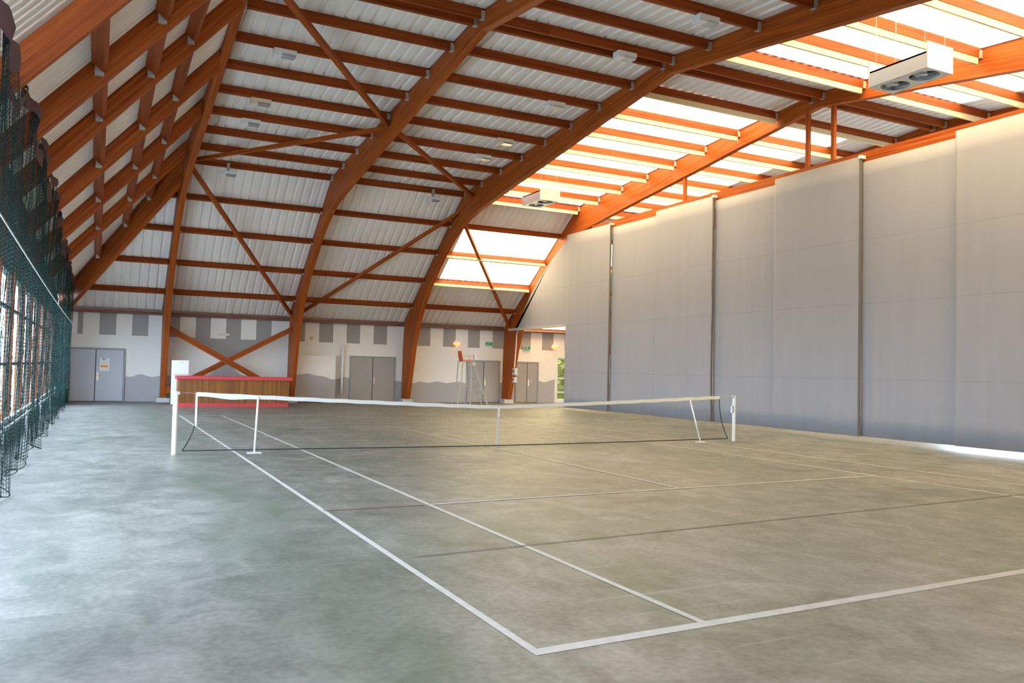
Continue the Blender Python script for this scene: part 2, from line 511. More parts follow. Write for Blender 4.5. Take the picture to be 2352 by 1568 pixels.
def wave(x):
    if x > 21.8: return 1.0
    for (x0, z0), (x1, z1) in zip(knots, knots[1:]):
        if x0 <= x <= x1:
            t = (x - x0) / (x1 - x0); t = t * t * (3 - 2 * t); return z0 + (z1 - z0) * t
    return 1.0
x = -9.3
while x < 21.8:
    x2 = x + 0.08
    if not (WIN[0] - .08 < fx(x2) and fx(x) < WIN[1]):
        patch([(x, 0), (x2, 0), (x2, wave(x2)), (x, wave(x))], 2)
    x = x2
# small raised pilaster above the door pair
wb.box((fx(-9.1), YF - .12, 2.22), (fx(-8.63), YF - .006, 3.74), 0)
struct(wb.build('wall_far', [M['wallwhite'], M['wallgrey'], M['wavegrey']]), 'off-white end wall painted with grey blocks and a wavy grey dado', 'wall')

mb = MB(); mb.box((XL, YN - .2, -.1), (XR, YN, zr(YN)))
struct(mb.build('wall_near', M['wallwhite']))
mb = MB()
mb.box((XR, YN - .2, -.1), (XR + .2, YF + .2, .5)); mb.box((XR, YN - .2, .5), (XR + .2, -17, 3.3)); mb.box((XR, 5, .5), (XR + .2, YF + .2, 3.3))
pts = [YN, -12.35, RIDGE, 14.75, YF]
mb.face([(XR, YN - .2, 3.3)] + [(XR, y, zr(y) + .1) for y in pts] + [(XR, YF + .2, 3.3)])
struct(mb.build('wall_right', M['wallwhite']))
mb = MB()
y = -17
while y < 5.1:
    mb.box((XR + .05, y - .06, .5), (XR + .15, y + .06, 3.3)); y += 1.7
w0 = struct(mb.build('window_0', M['darkwall']))  # added, unseen window band; brightens the floor strip under the curtain
g = MB(); g.box((XR + .09, -17, .5), (XR + .10, 5, 3.3)); g.build('pane', M['glass'], w0)

# window in the far wall beyond the curtain
mb = MB()
for a, b in (((WIN[0], WIN[2]), (WIN[0] + .06, WIN[3])), ((WIN[1] - .06, WIN[2]), (WIN[1], WIN[3])), ((WIN[0] + .06, WIN[2]), (WIN[1] - .06, WIN[2] + .06)), ((WIN[0] + .06, WIN[3] - .06), (WIN[1] - .06, WIN[3])),
             ((WIN[0] + .06, .52), (WIN[1] - .06, .60)), ((WIN[0] + .06, 1.27), (WIN[1] - .06, 1.34))):
    mb.box((a[0], YF + .05, a[1]), (b[0], YF + .12, b[1]))
w1 = struct(mb.build('window_1', M['white']), 'tall glazed opening at the end of the curtain passage', 'window')
mb = MB(); mb.box((WIN[0], YF + .08, WIN[2]), (WIN[1], YF + .09, WIN[3]))
mb.build('pane', M['glass'], w1)

# ------------------------------------------------------------------ window wall behind the green netting
lw = MB()
SILL, HEAD = 0.42, 3.32
bays = []
lw.box((XL - .2, YN, -.1), (XL, YF, SILL))
def ltop(y): return (zleft(XL, y) if y < 20 else min(zleft(XL, y), zr(y))) + .058
ys = [YN + i * (YF - YN) / 20 for i in range(21)]
for a, b in zip(ys, ys[1:]):
    lw.indexed([(XL - .2, a, HEAD), (XL, a, HEAD), (XL, b, HEAD), (XL - .2, b, HEAD), (XL - .2, a, ltop(a)), (XL, a, ltop(a)), (XL, b, ltop(b)), (XL - .2, b, ltop(b))],
               [(3, 2, 1, 0), (4, 5, 6, 7), (1, 2, 6, 5), (3, 0, 4, 7)])
WEND = 18.4
lw.box((XL - .2, WEND, SILL), (XL, YF, HEAD))
WBEG = -10.5
lw.box((XL - .2, YN, SILL), (XL, WBEG, HEAD))
struct(lw.build('wall_left', M['darkwall']), 'dark boarded wall above and below the long windows', 'wall')
posts = []
y = WBEG
n = 0
while y < WEND + .05:
    posts.append(y); y += 2.5
posts[-1] = WEND
for i, (a, b) in enumerate(zip(posts, posts[1:])):
    w = MB()
    w.box((XL - .07, a + .08, SILL), (XL - .01, a + .13, HEAD)); w.box((XL - .07, b - .13, SILL), (XL - .01, b - .08, HEAD))
    for z0 in (SILL, 1.55, 2.6, HEAD - .06):
        w.box((XL - .072, a + .13, z0 + .001), (XL - .012, b - .13, z0 + .059))
    fr = struct(w.build('window_%d' % (i + 2), M['darkwall']))
    g = MB(); g.box((XL - .04, a + .1, SILL + .03), (XL - .03, b - .1, HEAD - .03)); g.build('pane', M['glass'], fr)
for y in posts:
    mb = MB(); mb.beam((XL - .03, y, SILL), (XL - .03, y, HEAD), 0.13, 0.14, (1, 0, 0))
    struct(mb.build('trim_%d' % (posts.index(y) + 1), M['wood']))
mb = MB(); mb.tube([(XL + .16, WBEG, .64), (XL + .16, WEND, .64)], 0.045); mb.tube([(XL + .16, WBEG, .50), (XL + .16, WEND, .50)], 0.03)
for y in posts[::2]: mb.box((XL + .14, y - .02, .01), (XL + .18, y + .02, .62))
tag(mb.build('heating_pipe', M['white'], smooth=False), 'pair of pale pipes running low along the window wall behind netting', 'pipe')
mb = MB(); mb.box((-70, -60, -.35), (60, 80, -.25)); struct(mb.build('ground', M['ground']), 'pale ground outside the hall', 'ground')

# ------------------------------------------------------------------ roof sheets
PROF = [(0.0, 0.0), (0.195, 0.0), (0.230, 0.055), (0.285, 0.055), (0.32, 0.0)]


def sheet_far(mb, x0, x1, yA, yB, prof=PROF, pitch=0.32, dz=0.0, xclip=None):
    """corrugated sheet, ribs running down the slope between yA and yB"""
    if x1 - x0 < 1e-4: return
    q = pitch; pitch = (x1 - x0) / max(1, round((x1 - x0) / pitch)); prof = [(a * pitch / q, h) for a, h in prof]
    k = 0
    while True:
        base = x0 + k * pitch
        if base >= x1 - 1e-6: break
        for (a, h0), (b, h1) in zip(prof, prof[1:]):
            xa, xb = base + a, min(base + b, x1)
            if xa >= x1: break
            ya0, yb0 = (yA, yA) if xclip is None else (xclip(xa), xclip(xb))
            mb.face([(xa, ya0, zr(ya0) + h0 + dz), (xb, yb0, zr(yb0) + h1 + dz), (xb, yB, zr(yB) + h1 + dz), (xa, yB, zr(yB) + h0 + dz)])
        k += 1

KF, KN = 14.75, -12.35
SK = {2: (6.12, 10.80), 3: (11.2, 14.85)}
PF = [(0, 0), (.06, 0), (.085, .03), (.135, .03), (.16, 0)]
wi = 40
bay_edges = list(zip(ARCH_X, ARCH_X[1:] + [XR]))
for bi, (x0, x1) in enumerate(bay_edges):
    mb = MB()
    if bi not in SK:
        for a, b in ((RIDGE, KF), (KF, YF), (KN, RIDGE), (YN, KN)): sheet_far(mb, x0, x1, a, b)
    else:
        s0, s1 = SK[bi]
        lowf = 19.12 if bi == 2 else 21.9
        rows = [(-16.8, -13.8), (-12.05, -.55), (2.95, 14.45), (16.28, lowf)]
        edges = [YN, KN, RIDGE, KF, YF]
        for a, b in zip(edges, edges[1:]):
            sheet_far(mb, x0, s0, a, b); sheet_far(mb, s1, x1, a, b)
        for a, b in ((YN, -16.8), (-13.8, KN), (KN, -12.05), (-.55, RIDGE), (RIDGE, 2.95), (14.45, KF), (KF, 16.28), (lowf, YF)):
            if b - a > 0.01: sheet_far(mb, s0, s1, a, b)
        for a, b in rows:
            sk = MB(); sheet_far(sk, s0, s1, a, b, PF, 0.16)
            o = struct(sk.build('window_%d' % wi, M['skylight']), 'translucent corrugated roof light', 'window'); wi += 1
    struct(mb.build('ceiling', M['sheet']), 'pale corrugated roof sheeting', 'ceiling')
# end bay: far slope below the hip, and the big slope above the windows
mb = MB()
def hip_y(x):
    lo, hi = 10.0, 21.6
    if zleft(x, hi) < zr(hi): return hi
    for _ in range(40):
        m = (lo + hi) / 2
        if zleft(x, m) < zr(m): lo = m
        else: hi = m
    return max(14.75, lo)
sheet_far(mb, XL, -5.35, KF, YF, xclip=lambda x: hip_y(x))
struct(mb.build('ceiling', M['sheet']), 'pale corrugated sheeting below the hip beam', 'ceiling')
mb = MB()
PROFL = [(0, 0), (.085, 0), (.115, .055), (.20, .055), (.23, 0)]
y = YN; k = 0
while y < 21.4:
    for (a, h0), (b, h1) in zip(PROFL, PROFL[1:]):
        ya, yb = y + a, y + b
        if ya > 21.4: break
        xa, xb = hip_x(ya) if ya > 12 else XL, hip_x(yb) if yb > 12 else XL
        def lowx(yy):
            lo, hi = XL, -5.35
            if yy < 13 or zleft(XL, yy) < zr(yy): 
                if zleft(XL, yy) <= zr(yy): return XL
            return XL
        # x range of the end slope: from the window wall up to the arch or the hip
        def topx(yy):
            if yy <= 14.75: return -5.35
            return max(XL, hip_x(yy))
        ta, tb = topx(ya), topx(yb)
        mb.face([(XL, ya, zleft(XL, ya) + h0), (ta, ya, zleft(ta, ya) + h0), (tb, yb, zleft(tb, yb) + h1), (XL, yb, zleft(XL, yb) + h1)])
    y += 0.23
struct(mb.build('ceiling', M['sheet']), 'corrugated sheeting of the steep end slope above the netting', 'ceiling')

# ------------------------------------------------------------------ glulam arches
INT = [(21.25, .21), (20.88, 1.4), (20.45, 2.8), (19.98, 3.78), (19.4, 4.6), (18.6, 5.4), (17.7, 6.1), (16.8, 6.75), (16.0, 7.2), (15.2, 7.55), (14.4, 7.8), (13.5, 7.98),
       (12.3, 8.15), (10.4, 8.42), (8.4, 8.68), (6.2, 8.98), (4.5, 9.22), (3.0, 9.40), (2.0, 9.54), (1.2, 9.64)]
EXY = [21.95, 21.93, 21.9, 21.75, 20.6, 19.6, 18.5, 17.4, 16.5, 15.7, 14.9, 13.8, 12.5, 10.5, 8.4, 6.2, 4.5, 3.0, 2.0, 1.2]
EXT = [(y, z if i < 3 else zr(y) - .003) for i, (y, z) in enumerate(zip(EXY, [.21, 1.4, 2.8] + [0] * 17))]
mir = lambda L: [(2.4 - y, z) for y, z in L[::-1][1:]]
INTF = INT + mir(INT); EXTF = EXT + mir(EXT)
ORD = ['first', 'second', 'third', 'fourth', 'fifth']
arch_label = ['curved orange timber arch nearest the green netting, hip beam meeting it',
              'curved orange timber arch standing behind the end of the slatted bar',
              'curved orange timber arch between the plain slopes and the glowing roof lights',
              'curved orange timber arch rising over the grey curtain, with hanging struts',
              'curved orange timber arch beyond the grey curtain, only its crown showing']
for ai, xc in enumerate(ARCH_X):
    mb = MB()
    xl, xr = xc - AW / 2, xc + AW / 2
    u = 0
    for i in range(len(INTF) - 1):
        (yi0, zi0), (yi1, zi1) = INTF[i], INTF[i + 1]; (ye0, ze0), (ye1, ze1) = EXTF[i], EXTF[i + 1]
        du = math.hypot(yi1 - yi0, zi1 - zi0)
        d0 = math.hypot(yi0 - ye0, zi0 - ze0); d1 = math.hypot(yi1 - ye1, zi1 - ze1)
        o = ai * 7.3
        for xs, rev in ((xl, True), (xr, False)):
            q = [(xs, yi0, zi0), (xs, ye0, ze0), (xs, ye1, ze1), (xs, yi1, zi1)]
            uv = [(u + o, 0), (u + o, d0), (u + du + o, d1), (u + du + o, 0)]
            if rev: q = q[::-1]; uv = uv[::-1]
            mb.face(q, uv)
        mb.face([(xl, yi0, zi0), (xr, yi0, zi0), (xr, yi1, zi1), (xl, yi1, zi1)], [(u + o, 3), (u + o, 3.2), (u + du + o, 3.2), (u + du + o, 3)])
        mb.face([(xr, ye0, ze0), (xl, ye0, ze0), (xl, ye1, ze1), (xr, ye1, ze1)], [(u + o, 4), (u + o, 4.2), (u + du + o, 4.2), (u + du + o, 4)])
        u += du
    a = empty('timber_arch', (xc, 20.95, 0))
    tag(a, arch_label[ai], 'arch')
    o = mb.build('glulam_rib', M['wood'], a, origin=(xc, 20.95, 0)); 
    for yb in (21.6, 2.4 - 21.6):
        p = MB(); p.box((xc - .26, yb - .3, 0), (xc + .26, yb + .3, .175)); 
        cf = p.build('concrete_foot', M['concrete'], a, origin=(xc, 20.95, 0))
        s = MB(); s.box((xc - .30, yb - .28, .175), (xc + .14, yb + .26, .2)); s.build('steel_shoe', M['greymetal'], cf, origin=(xc, 20.95, 0))

# ------------------------------------------------------------------ purlins
PUR = [('eave', 21.5), ('first', 20.7), ('second', 19.2), ('third', 17.65), ('fourth', 16.2), ('fifth', 14.62), ('sixth', 13.0), ('seventh', 11.3), ('eighth', 9.6), ('ninth', 7.9), ('tenth', 6.2), ('eleventh', 4.55), ('twelfth', 2.85)]
NEAR = [('first', -.45), ('second', -2.15), ('third', -3.8), ('fourth', -5.5)]
bay_name = ['between the first and second arches', 'between the second and third arches', 'between the third and fourth arches', 'between the fourth and fifth arches']
PD, PW = 0.235, 0.10


def purlin(x0, x1, y, label, group, hang=True, depth=PD, understrip=False):
    slope = (zr(y + .05) - zr(y - .05)) / .1
    nz = Vector((0, -slope, 1)).normalized()
    c = Vector((0, y, zr(y))) - nz * (depth / 2 + .004)
    mb = MB()
    xm = (x0 + x1) / 2
    mb.beam((x0, c.y, c.z), (x1, c.y, c.z), PW, depth, nz)
    o = mb.build('roof_purlin', M['purlin'], origin=(xm, c.y, c.z))
    tag(o, label, 'beam', group)
    if understrip:
        b = MB()  # pale cream bar along the purlin's lower edge
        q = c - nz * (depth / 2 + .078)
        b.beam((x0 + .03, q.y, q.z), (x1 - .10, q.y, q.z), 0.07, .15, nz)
        e = b.build('pale_understrip', M['understrip'], o, origin=(xm, c.y, c.z)); e['label'] = 'pale cream strip under the purlin'
    if hang:
        for xe, sg in ((x1, -1), (x0, 1)):
            h = MB()
            e = nz * (depth / 2)
            h.beam((xe, c.y, c.z - .03), (xe + sg * .10, c.y, c.z - .03), PW + .03, depth * .82, nz)
            h.build('joist_hanger', M['greymetal'], o, origin=(xm, c.y, c.z))
    return o

for bi in range(4):
    x0, x1 = ARCH_X[bi] + AW / 2 + .006, ARCH_X[bi + 1] - AW / 2 - .006
    for nm, y in PUR:
        if nm == 'eave':
            continue
        lab = '%s timber purlin up from the painted end wall, %s' % (nm, bay_name[bi])
        purlin(x0, x1, y, lab, 'roof purlins on the far slope', understrip=bi in (2, 3) and (2 < y < 15 or 17 < y < 19.5))
    for nm, y in NEAR:
        if bi == 0 and y < -1: continue
        purlin(x0, x1, y, '%s timber purlin past the ridge, towards the baseline, %s' % (nm, bay_name[bi]), 'roof purlins on the near slope', understrip=bi in (2, 3))
    for nm, y in (('far', 1.42), ('near', .98)):
        purlin(x0, x1, y, 'timber ridge purlin, %s one of the pair, %s' % (nm, bay_name[bi]), 'ridge purlins', depth=.24)
for nm, y in PUR[1:5]:
    purlin(hip_x(y) + .34, ARCH_X[0] - AW / 2 - .006, y, 'short %s timber purlin up from the end wall, between hip beam and first arch' % nm, 'short purlins under the hip', hang=False)

# eave rail: reddish brown pipe over the painted wall
ends = [XL + .1] + [a for a in ARCH_X] + [XR]
for i, (a, b) in enumerate(zip(ends, ends[1:])):
    mb = MB()
    mb.tube([(a + .107, 21.80, 3.74), (b - .107, 21.80, 3.74)], 0.062, 10)
    mb.beam((a + .107, 21.90, 3.86), (b - .107, 21.90, 3.86), .2, .10)
    where = ['between netting and first arch', bay_name[0], bay_name[1], bay_name[2], bay_name[3], 'past the fifth arch'][i]
    if i < 5:
        tag(mb.build('eave_rail', M['eave'], origin=((a + b) / 2, 21.80, 3.74)), 'red-brown eave pipe along the top of the painted wall, ' + where, 'pipe', 'eave pipes')

# ------------------------------------------------------------------ end slope rafters
RY = [-5.0, -1.95, 1.25, 4.8, 8.5, 12.6]
rname = ['sixth', 'fifth', 'fourth', 'third', 'second', 'first']
def zraf(x, y): return zleft(x, y) - .27
for nm, y in zip(rname, RY):
    mb = MB()
    nrm = Vector((-1.15, 0, 1)).normalized()
    mb.skew((XL + .02, y, zraf(XL + .02, y)), (-5.46, y, zraf(-5.46, y)), .14, .35, nrm)
    tag(mb.build('end_rafter', M['wood'], origin=(XL, y, zraf(XL, y))), '%s sloping rafter from the hip beam, running from netting top up to the first arch' % nm, 'beam', 'rafters of the end slope')
# hip beam
mb = MB()
ph0 = (XL + .03, 21.3, zr(21.3) - .60); ph1 = (-5.465, 14.5, zr(14.5) - .58)
mb.skew(ph0, ph1, .20, .74)
tag(mb.build('hip_rafter', M['wood'], origin=ph0), 'thick hip beam falling from the first arch to the wall corner', 'beam')
mb = MB()
mb.skew((XL + .01, 21.4, zr(21.4) + .04), (-5.36, 14.6, zr(14.6) + .04), .2, .15)
struct(mb.build('trim_60', M['wood']), 'timber filler along the hip under the sheeting', 'trim')
# blocking between rafters
yy = RY + [None]
for row, (xr_, rn) in enumerate(((-7.99, 'lowest'), (-7.12, 'middle'), (-6.42, 'top'))):
    for i in range(len(RY)):
        ya = RY[i] + .076
        yb = (RY[i + 1] - .076) if i + 1 < len(RY) else min(hip_y(xr_) - .66, 20)
        zc = .15
        mb = MB()
        nrm = Vector((-1.15, 0, 1)).normalized()
        mb.beam((xr_, ya, zleft(xr_, ya) - .19), (xr_, yb, zleft(xr_, yb) - .19), .11, .22, nrm)
        far = 'hip beam and first rafter' if i == len(RY) - 1 else '%s and %s rafters' % (rname[i + 1], rname[i])
        o = mb.build('rafter_noggin', M['purlin'], origin=(xr_, (ya + yb) / 2, zleft(xr_, ya)))
        tag(o, '%s row timber noggin of the end slope, between %s' % (rn, far), 'beam', 'noggins between the end rafters')
        h = MB(); h.box((xr_ - .07, yb - .05, zleft(xr_, yb) - .36), (xr_ + .06, yb - .003, zleft(xr_, yb) - .16))
        h.build('joist_hanger', M['greymetal'], o, origin=(xr_, (ya + yb) / 2, zleft(xr_, ya)))

# ------------------------------------------------------------------ diagonal braces
def under(y): return zr(y) - .36
def brace(p, q, label, w=.13, h=.13):
    mb = MB()
    a = (p[0], p[1], p[2] if len(p) > 2 else under(p[1])); b = (q[0], q[1], q[2] if len(q) > 2 else under(q[1]))
    mb.skew(a, b, w, h)
    tag(mb.build('diagonal_brace', M['wood'], origin=a), label, 'beam', 'diagonal timber braces')
brace((-5.22, 14.4), (-.12, 21.3), 'diagonal brace falling from the first arch haunch to the second arch foot')
brace((.12, 21.3), (5.38, 15.3), 'diagonal brace rising from the second arch foot to the third arch haunch')
brace((5.62, 15.5), (10.83, 21.3), 'diagonal brace crossing the lower roof lights towards the fourth arch foot')
brace((-5.22, .6), (-.12, 8.0), 'diagonal brace high in the roof, coming down to the second arch')
brace((-5.22, 13.9), (-.12, 8.3), 'diagonal brace rising gently from first arch haunch to second arch', .12, .12)
brace((.12, 8.2), (5.38, 13.9), 'diagonal brace from mid second arch down to third arch haunch')
# wall cross behind the bar
brace((-5.24, 21.0, 3.11), (-.33, 21.0, .40), 'wall cross brace sloping down away from the first arch, in front', .12, .24)
brace((-.115, 21.14, 3.30), (-5.235, 21.14, .49), 'wall cross brace sloping up towards the second arch, behind the other', .12, .22)

# ------------------------------------------------------------------ divider curtain
CX = 10.6
seams = [15.2, 11.72, 8.68, 5.47, 2.64, -.55, -3.34, -6.4, -9.2, -12.3, -15.2, -19.2]
places = ['at the passage end of the row', 'second from the passage end, hung behind its neighbours', 'third from the passage end, overlapping forward', 'fourth from the passage end, hung behind its neighbours',
          'fifth from the passage end, overlapping forward', 'sixth from the passage end, hung behind its neighbours', 'seventh from the passage end, overlapping forward', 'eighth from the passage end', 'ninth from the passage end', 'tenth from the passage end', 'eleventh from the passage end']
for i, (a, b) in enumerate(zip(seams, seams[1:])):
    hi = i % 2 == 0
    x = CX if hi else CX + .115
    top = 7.74 if hi else 7.60
    y0, y1 = (a, b) if hi else (a + .05, b - .05)
    if hi and i: y0 += .0
    N = 60; Zs = [0.10, .6, 1.5, 2.6, 4.0, 5.4, 6.6, 7.2, top]
    mb = MB()
    vs = []; fs = []
    ph = random.random() * 6
    for z in Zs:
        k = max(0.1, 1 - z / 6.5)
        for j in range(N + 1):
            y = y0 + (y1 - y0) * j / N
            dx = k * (.012 * math.sin(y * 9.5 + ph) + .006 * math.sin(y * 23 + 2 * ph)) + .006 * math.sin(z * 1.3 + y)
            vs.append((x + dx, y, z))
    for r in range(len(Zs) - 1):
        for j in range(N):
            q = r * (N + 1) + j
            fs.append((q, q + 1, q + N + 2, q + N + 1))
    mb.indexed(vs, fs)
    o = mb.build('divider_curtain', M['curtain'], smooth=True)
    so = o.modifiers.new('cloth', 'SOLIDIFY'); so.thickness = .006; so.offset = 0
    tag(o, 'tall grey divider curtain panel, ' + places[i], 'curtain', 'divider curtain panels')
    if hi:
        h = MB(); h.box((x - .012, y1 - .01, .10), (x + .05, y1 + .035, top - .02));  # dark strip stands in for the shade line where panels overlap
        e = h.build('overlap_shade', M['lap_shade'], o)
        e['label'] = 'dark strip painted as shade at the panel overlap'
        k = MB(); k.box((x - .03, y1 - .04, top - .06), (CX + .15, y1 + .06, top + .03)); k.box((x + .01, y0 - .08, top - .05), (CX + .15, y0 - .02, top)); k.build('top_bracket', M['white'], o)
        for zz in (6.55, 6.2, 5.85) if i == 0 else ():
            pass
# timber rail that carries the curtain
mb = MB(); mb.beam((CX + .225, -11.0, 7.74), (CX + .225, 13.4, 7.74), .14, .32)
tag(mb.build('curtain_rail', M['wood'], origin=(CX + .28, 0, 7.74)), 'long orange timber rail carrying the grey divider curtain', 'beam')
# struts from the arch to the rail
for y, nm in ((1.66, 'near the ridge, longer of the pair'), (.70, 'near the ridge, shorter of the pair'), (7.44, 'short one on the far slope')):
    mb = MB()
    ztp = next(z0 + (z1 - z0) * (y - y0) / (y1 - y0) for (y0, z0), (y1, z1) in zip(INTF, INTF[1:]) if min(y0, y1) <= y <= max(y0, y1))
    mb.beam((ARCH_X[3], y, 7.91), (ARCH_X[3], y, ztp - .03), .12, .10, (1, 0, 0))
    tag(mb.build('hanging_strut', M['wood'], origin=(ARCH_X[3], y, 7.86)), 'slim timber strut from fourth arch to curtain rail, ' + nm, 'strut', 'curtain rail struts')
# fixed infill over the passage
mb = MB()
ip = [(y, z) for y, z in INT if 15.3 < y < 20.2]
poly = [(CX + .06, 15.2, 3.78)] + [(CX + .06, 20.25, 3.78)] + [(CX + .06, y, z - .02) for y, z in ip] + [(CX + .06, 15.2, 7.6)]
mb.face(poly); back = [(x + .03, y, z) for x, y, z in poly[::-1]]; mb.face(back)
for p, q in zip(poly, poly[1:] + poly[:1]): mb.face([p, (p[0] + .03, p[1], p[2]), (q[0] + .03, q[1], q[2]), q])
o = mb.build('infill_panel', M['curtain'])
tag(o, 'grey fabric infill hung over the passage between curtain and fourth arch', 'curtain')
mb = MB(); mb.beam((CX + .05, 15.15, 3.72), (CX + .05, 20.9, 3.72), .08, .12); mb.build('bottom_rail', M['greymetal'], o)

# ------------------------------------------------------------------ tennis net
def net_top(x):
    ax = abs(x + .05)
    return 0.90 + 0.24 * (ax / 6.2) ** 1.15
NX0, NX1 = -6.20, 6.22
net = empty('tennis_net', (0, 0, 0))
tag(net, 'black tennis net with white headband stretched across the court', 'net')
def net_edge(t, side):       # bulging end line, t 0 top .. 1 bottom
    return (NX0 - .22 * max(0, (t - .42) / .58) ** 1.8) if side < 0 else (NX1 + .30 * t ** 2)
def net_pt(s, t):            # s 0..1 along, t 0..1 down
    xa, xb = net_edge(t, -1), net_edge(t, 1)
    x = xa + (xb - xa) * s
    zt = net_top(x) - .02
    zb = 0.03 + .03 * (abs(x) / 6) ** 2
    return Vector((x, .05 * math.sin(t * 2.2) * math.sin(s * 9), zt + (zb - zt) * t))
def cord(mb, pts, r):
    mb.tube(pts, r, 3, False)
mb = MB()
NV, NHs = 280, [i / 22 for i in range(1, 22)]
for i in range(NV + 1):
    cord(mb, [net_pt(i / NV, j / 5) for j in range(6)], .0011)
dbl = [i / 44 for i in range(1, 14, 2)]
for t in NHs + dbl:
    cord(mb, [net_pt(i / 56, t) for i in range(57)], .0011)
mb.build('net_mesh', M['netdark'], net)
mb = MB()
NB = 80
vs, fs = [], []
for i in range(NB + 1):
    x = NX0 + (NX1 - NX0) * i / NB
    sag = .035 * math.exp(-((x + 5.11 + .45) / .25) ** 2)
    zt = net_top(x)
    for dy, dz in ((-.012, 0.0), (-.014, -.075 - sag), (.014, -.075 - sag), (.012, 0)):
        vs.append((x, dy, zt + dz + .004 * math.sin(x * 31)))
for i in range(NB):
    for k in range(4):
        k2 = (k + 1) % 4
        fs.append((i * 4 + k, i * 4 + k2, i * 4 + 4 + k2, i * 4 + 4 + k))
fs += [(3, 2, 1, 0), tuple(NB * 4 + k for k in range(4))]
mb.indexed(vs, fs)
mb.build('headband', M['tape'], net)
for side in (-1, 1):
    mb = MB(); mb.tube([net_pt(0 if side < 0 else 1, j / 10) for j in range(11)], .012, 6); e = mb.build('side_cord', M['netdark'], net)
mb = MB(); mb.tube([net_pt(i / 40, 1) for i in range(41)], .013, 6); mb.build('bottom_cord', M['netdark'], net)
mb = MB(); mb.beam((NX0, -.012, .52), (NX0, -.012, net_top(NX0) - .02), .035, .012, (0, 1, 0)); mb.build('end_tape', M['tape'], net)
mb = MB(); mb.tube([(-6.45, 0, 1.13), (NX0, 0, net_top(NX0) - .02)], .006, 6); mb.tube([(NX1, 0, net_top(NX1) - .02), (6.60, 0, 1.14)], .005, 6); mb.build('headline_cable', M['metal'], net)
mb = MB(); mb.beam((0.0, -.02, .02), (0.02, -.02, net_top(0) - .0), .055, .01, (0, 1, 0)); mb.build('centre_strap', M['tape'], net)
for px, lab in ((-6.56, 'white net post on the netting side of the court'), (6.70, 'white net post beside the grey curtain')):
    r = empty('net_post', (px, 0, 0)); tag(r, lab, 'post', 'net posts')
    mb = MB(); mb.tube([(0, 0, 0), (0, 0, .02), (0, 0, 1.13), (0, 0, 1.15)], [.042, .042, .042, .036], 16); mb.build('tube', M['white'], r, smooth=False)
    mb = MB(); mb.tube([(0, 0, 1.15), (0, 0, 1.155)], .03, 12); mb.tube([(.045 if px < 0 else -.045, -.03, 1.12), (.045 if px < 0 else -.045, .03, 1.12)], .03, 12); mb.build('pulley', M['metal'], r)
    mb = MB(); mb.box((-.03 + (.05 if px < 0 else -.05), -.03, .72), (.03 + (.05 if px < 0 else -.05), .03, .9)); mb.build('winch', M['metal'], r) if px > 0 else None
for (bx, tx, th, lab) in ((-5.16, -5.10, 1.09, 'white singles stick propping the net nearest the netting'), (5.50, 5.25, 1.09, 'white singles stick leaning under the net beside the curtain')):
    r = empty('singles_stick', (bx, -.16, 0)); tag(r, lab, 'stick', 'singles sticks')
    mb = MB(); mb.tube([(0, 0, .02), (tx - bx, .125, th - .03)], .019, 10); mb.build('rod', M['white'], r, smooth=True)
    mb = MB(); mb.box((-.13, -.06, 0), (.13, .06, .018)); bevel(mb.build('foot_plate', M['white'], r), .006)

# ------------------------------------------------------------------ green safety netting along the windows
netting = empty('safety_netting', (-8.9, 6, 0))
tag(netting, 'dark green safety netting hanging in folds along the window wall', 'netting')
NY0, NY1 = -12.0, 20.0
def fold(y, z):
    k = .55 + .45 * min(1, max(0, (5.6 - z) / 3.0))
    a = .10 * math.sin(y * 5.2 + .8 * math.sin(y * .9)) + .055 * math.sin(y * 9.7 + 1.3) + .03 * math.sin(y * 2.1 + z * .5)
    return a * k * .8
def n_top(y):
    # tied up to the sheeting between the rafters, dipping under each rafter
    d = min(abs(y - r) for r in RY)
    t = min(1, max(0, (d - .14) / .55))
    return zleft(-8.82, y) - .66 + t * .40
def n_bot(y): return .115 + .06 * math.sin(y * 3.1) + .04 * math.sin(y * 7.3 + 1)
def n_pt(y, t):
    zt, zb = n_top(y), n_bot(y)
    z = zb + (zt - zb) * t
    return (-8.88 + .07 * t + fold(y, z) + .02 * math.sin(z * 2 + y), y + .02 * math.sin(z * 3 + y * 4), z) 
L_ = 0; NY = []
yv = NY0; prev = None
# strands evenly spaced along the folded length
step = .004; acc = 0; last = n_pt(NY0, .3)
cur = NY0
while cur < NY1:
    p = n_pt(cur, .3); acc += math.hypot(p[0] - last[0], p[1] - last[1]); last = p
    if acc >= .055: NY.append(cur); acc = 0
    cur += step
def strands(pts_rows, r, verts, faces):
    n = len(pts_rows); b = len(verts)
    for i, p in enumerate(pts_rows):
        for k in range(3):
            a = 2.094 * k
            verts.append((p[0] + r * math.cos(a), p[1] + (r * math.sin(a) if pts_rows[0][2] != pts_rows[-1][2] and abs(pts_rows[0][2] - pts_rows[-1][2]) > 2 else 0), p[2] + (0 if abs(pts_rows[0][2] - pts_rows[-1][2]) > 2 else r * math.sin(a))))
    for i in range(n - 1):
        for k in range(3):
            k2 = (k + 1) % 3
            faces.append((b + i * 3 + k, b + i * 3 + k2, b + i * 3 + 3 + k2, b + i * 3 + 3 + k))
vv, ff = [], []
for y in NY: strands([n_pt(y, j / 8) for j in range(9)], .0024, vv, ff)
NR = 94
for j in range(NR + 1):
    strands([n_pt(y, j / NR) for y in NY[::2]], .0024, vv, ff)
mb = MB(); mb.indexed(vv, ff); mb.build('cord_mesh', M['netgreen'], netting, origin=(-8.9, 6, 0))
mb = MB(); mb.tube([n_pt(y, 0) for y in NY], .006, 5, True); mb.build('bottom_cord', M['netgreen'], netting, origin=(-8.9, 6, 0))
mb = MB()
vs, fs = [], []
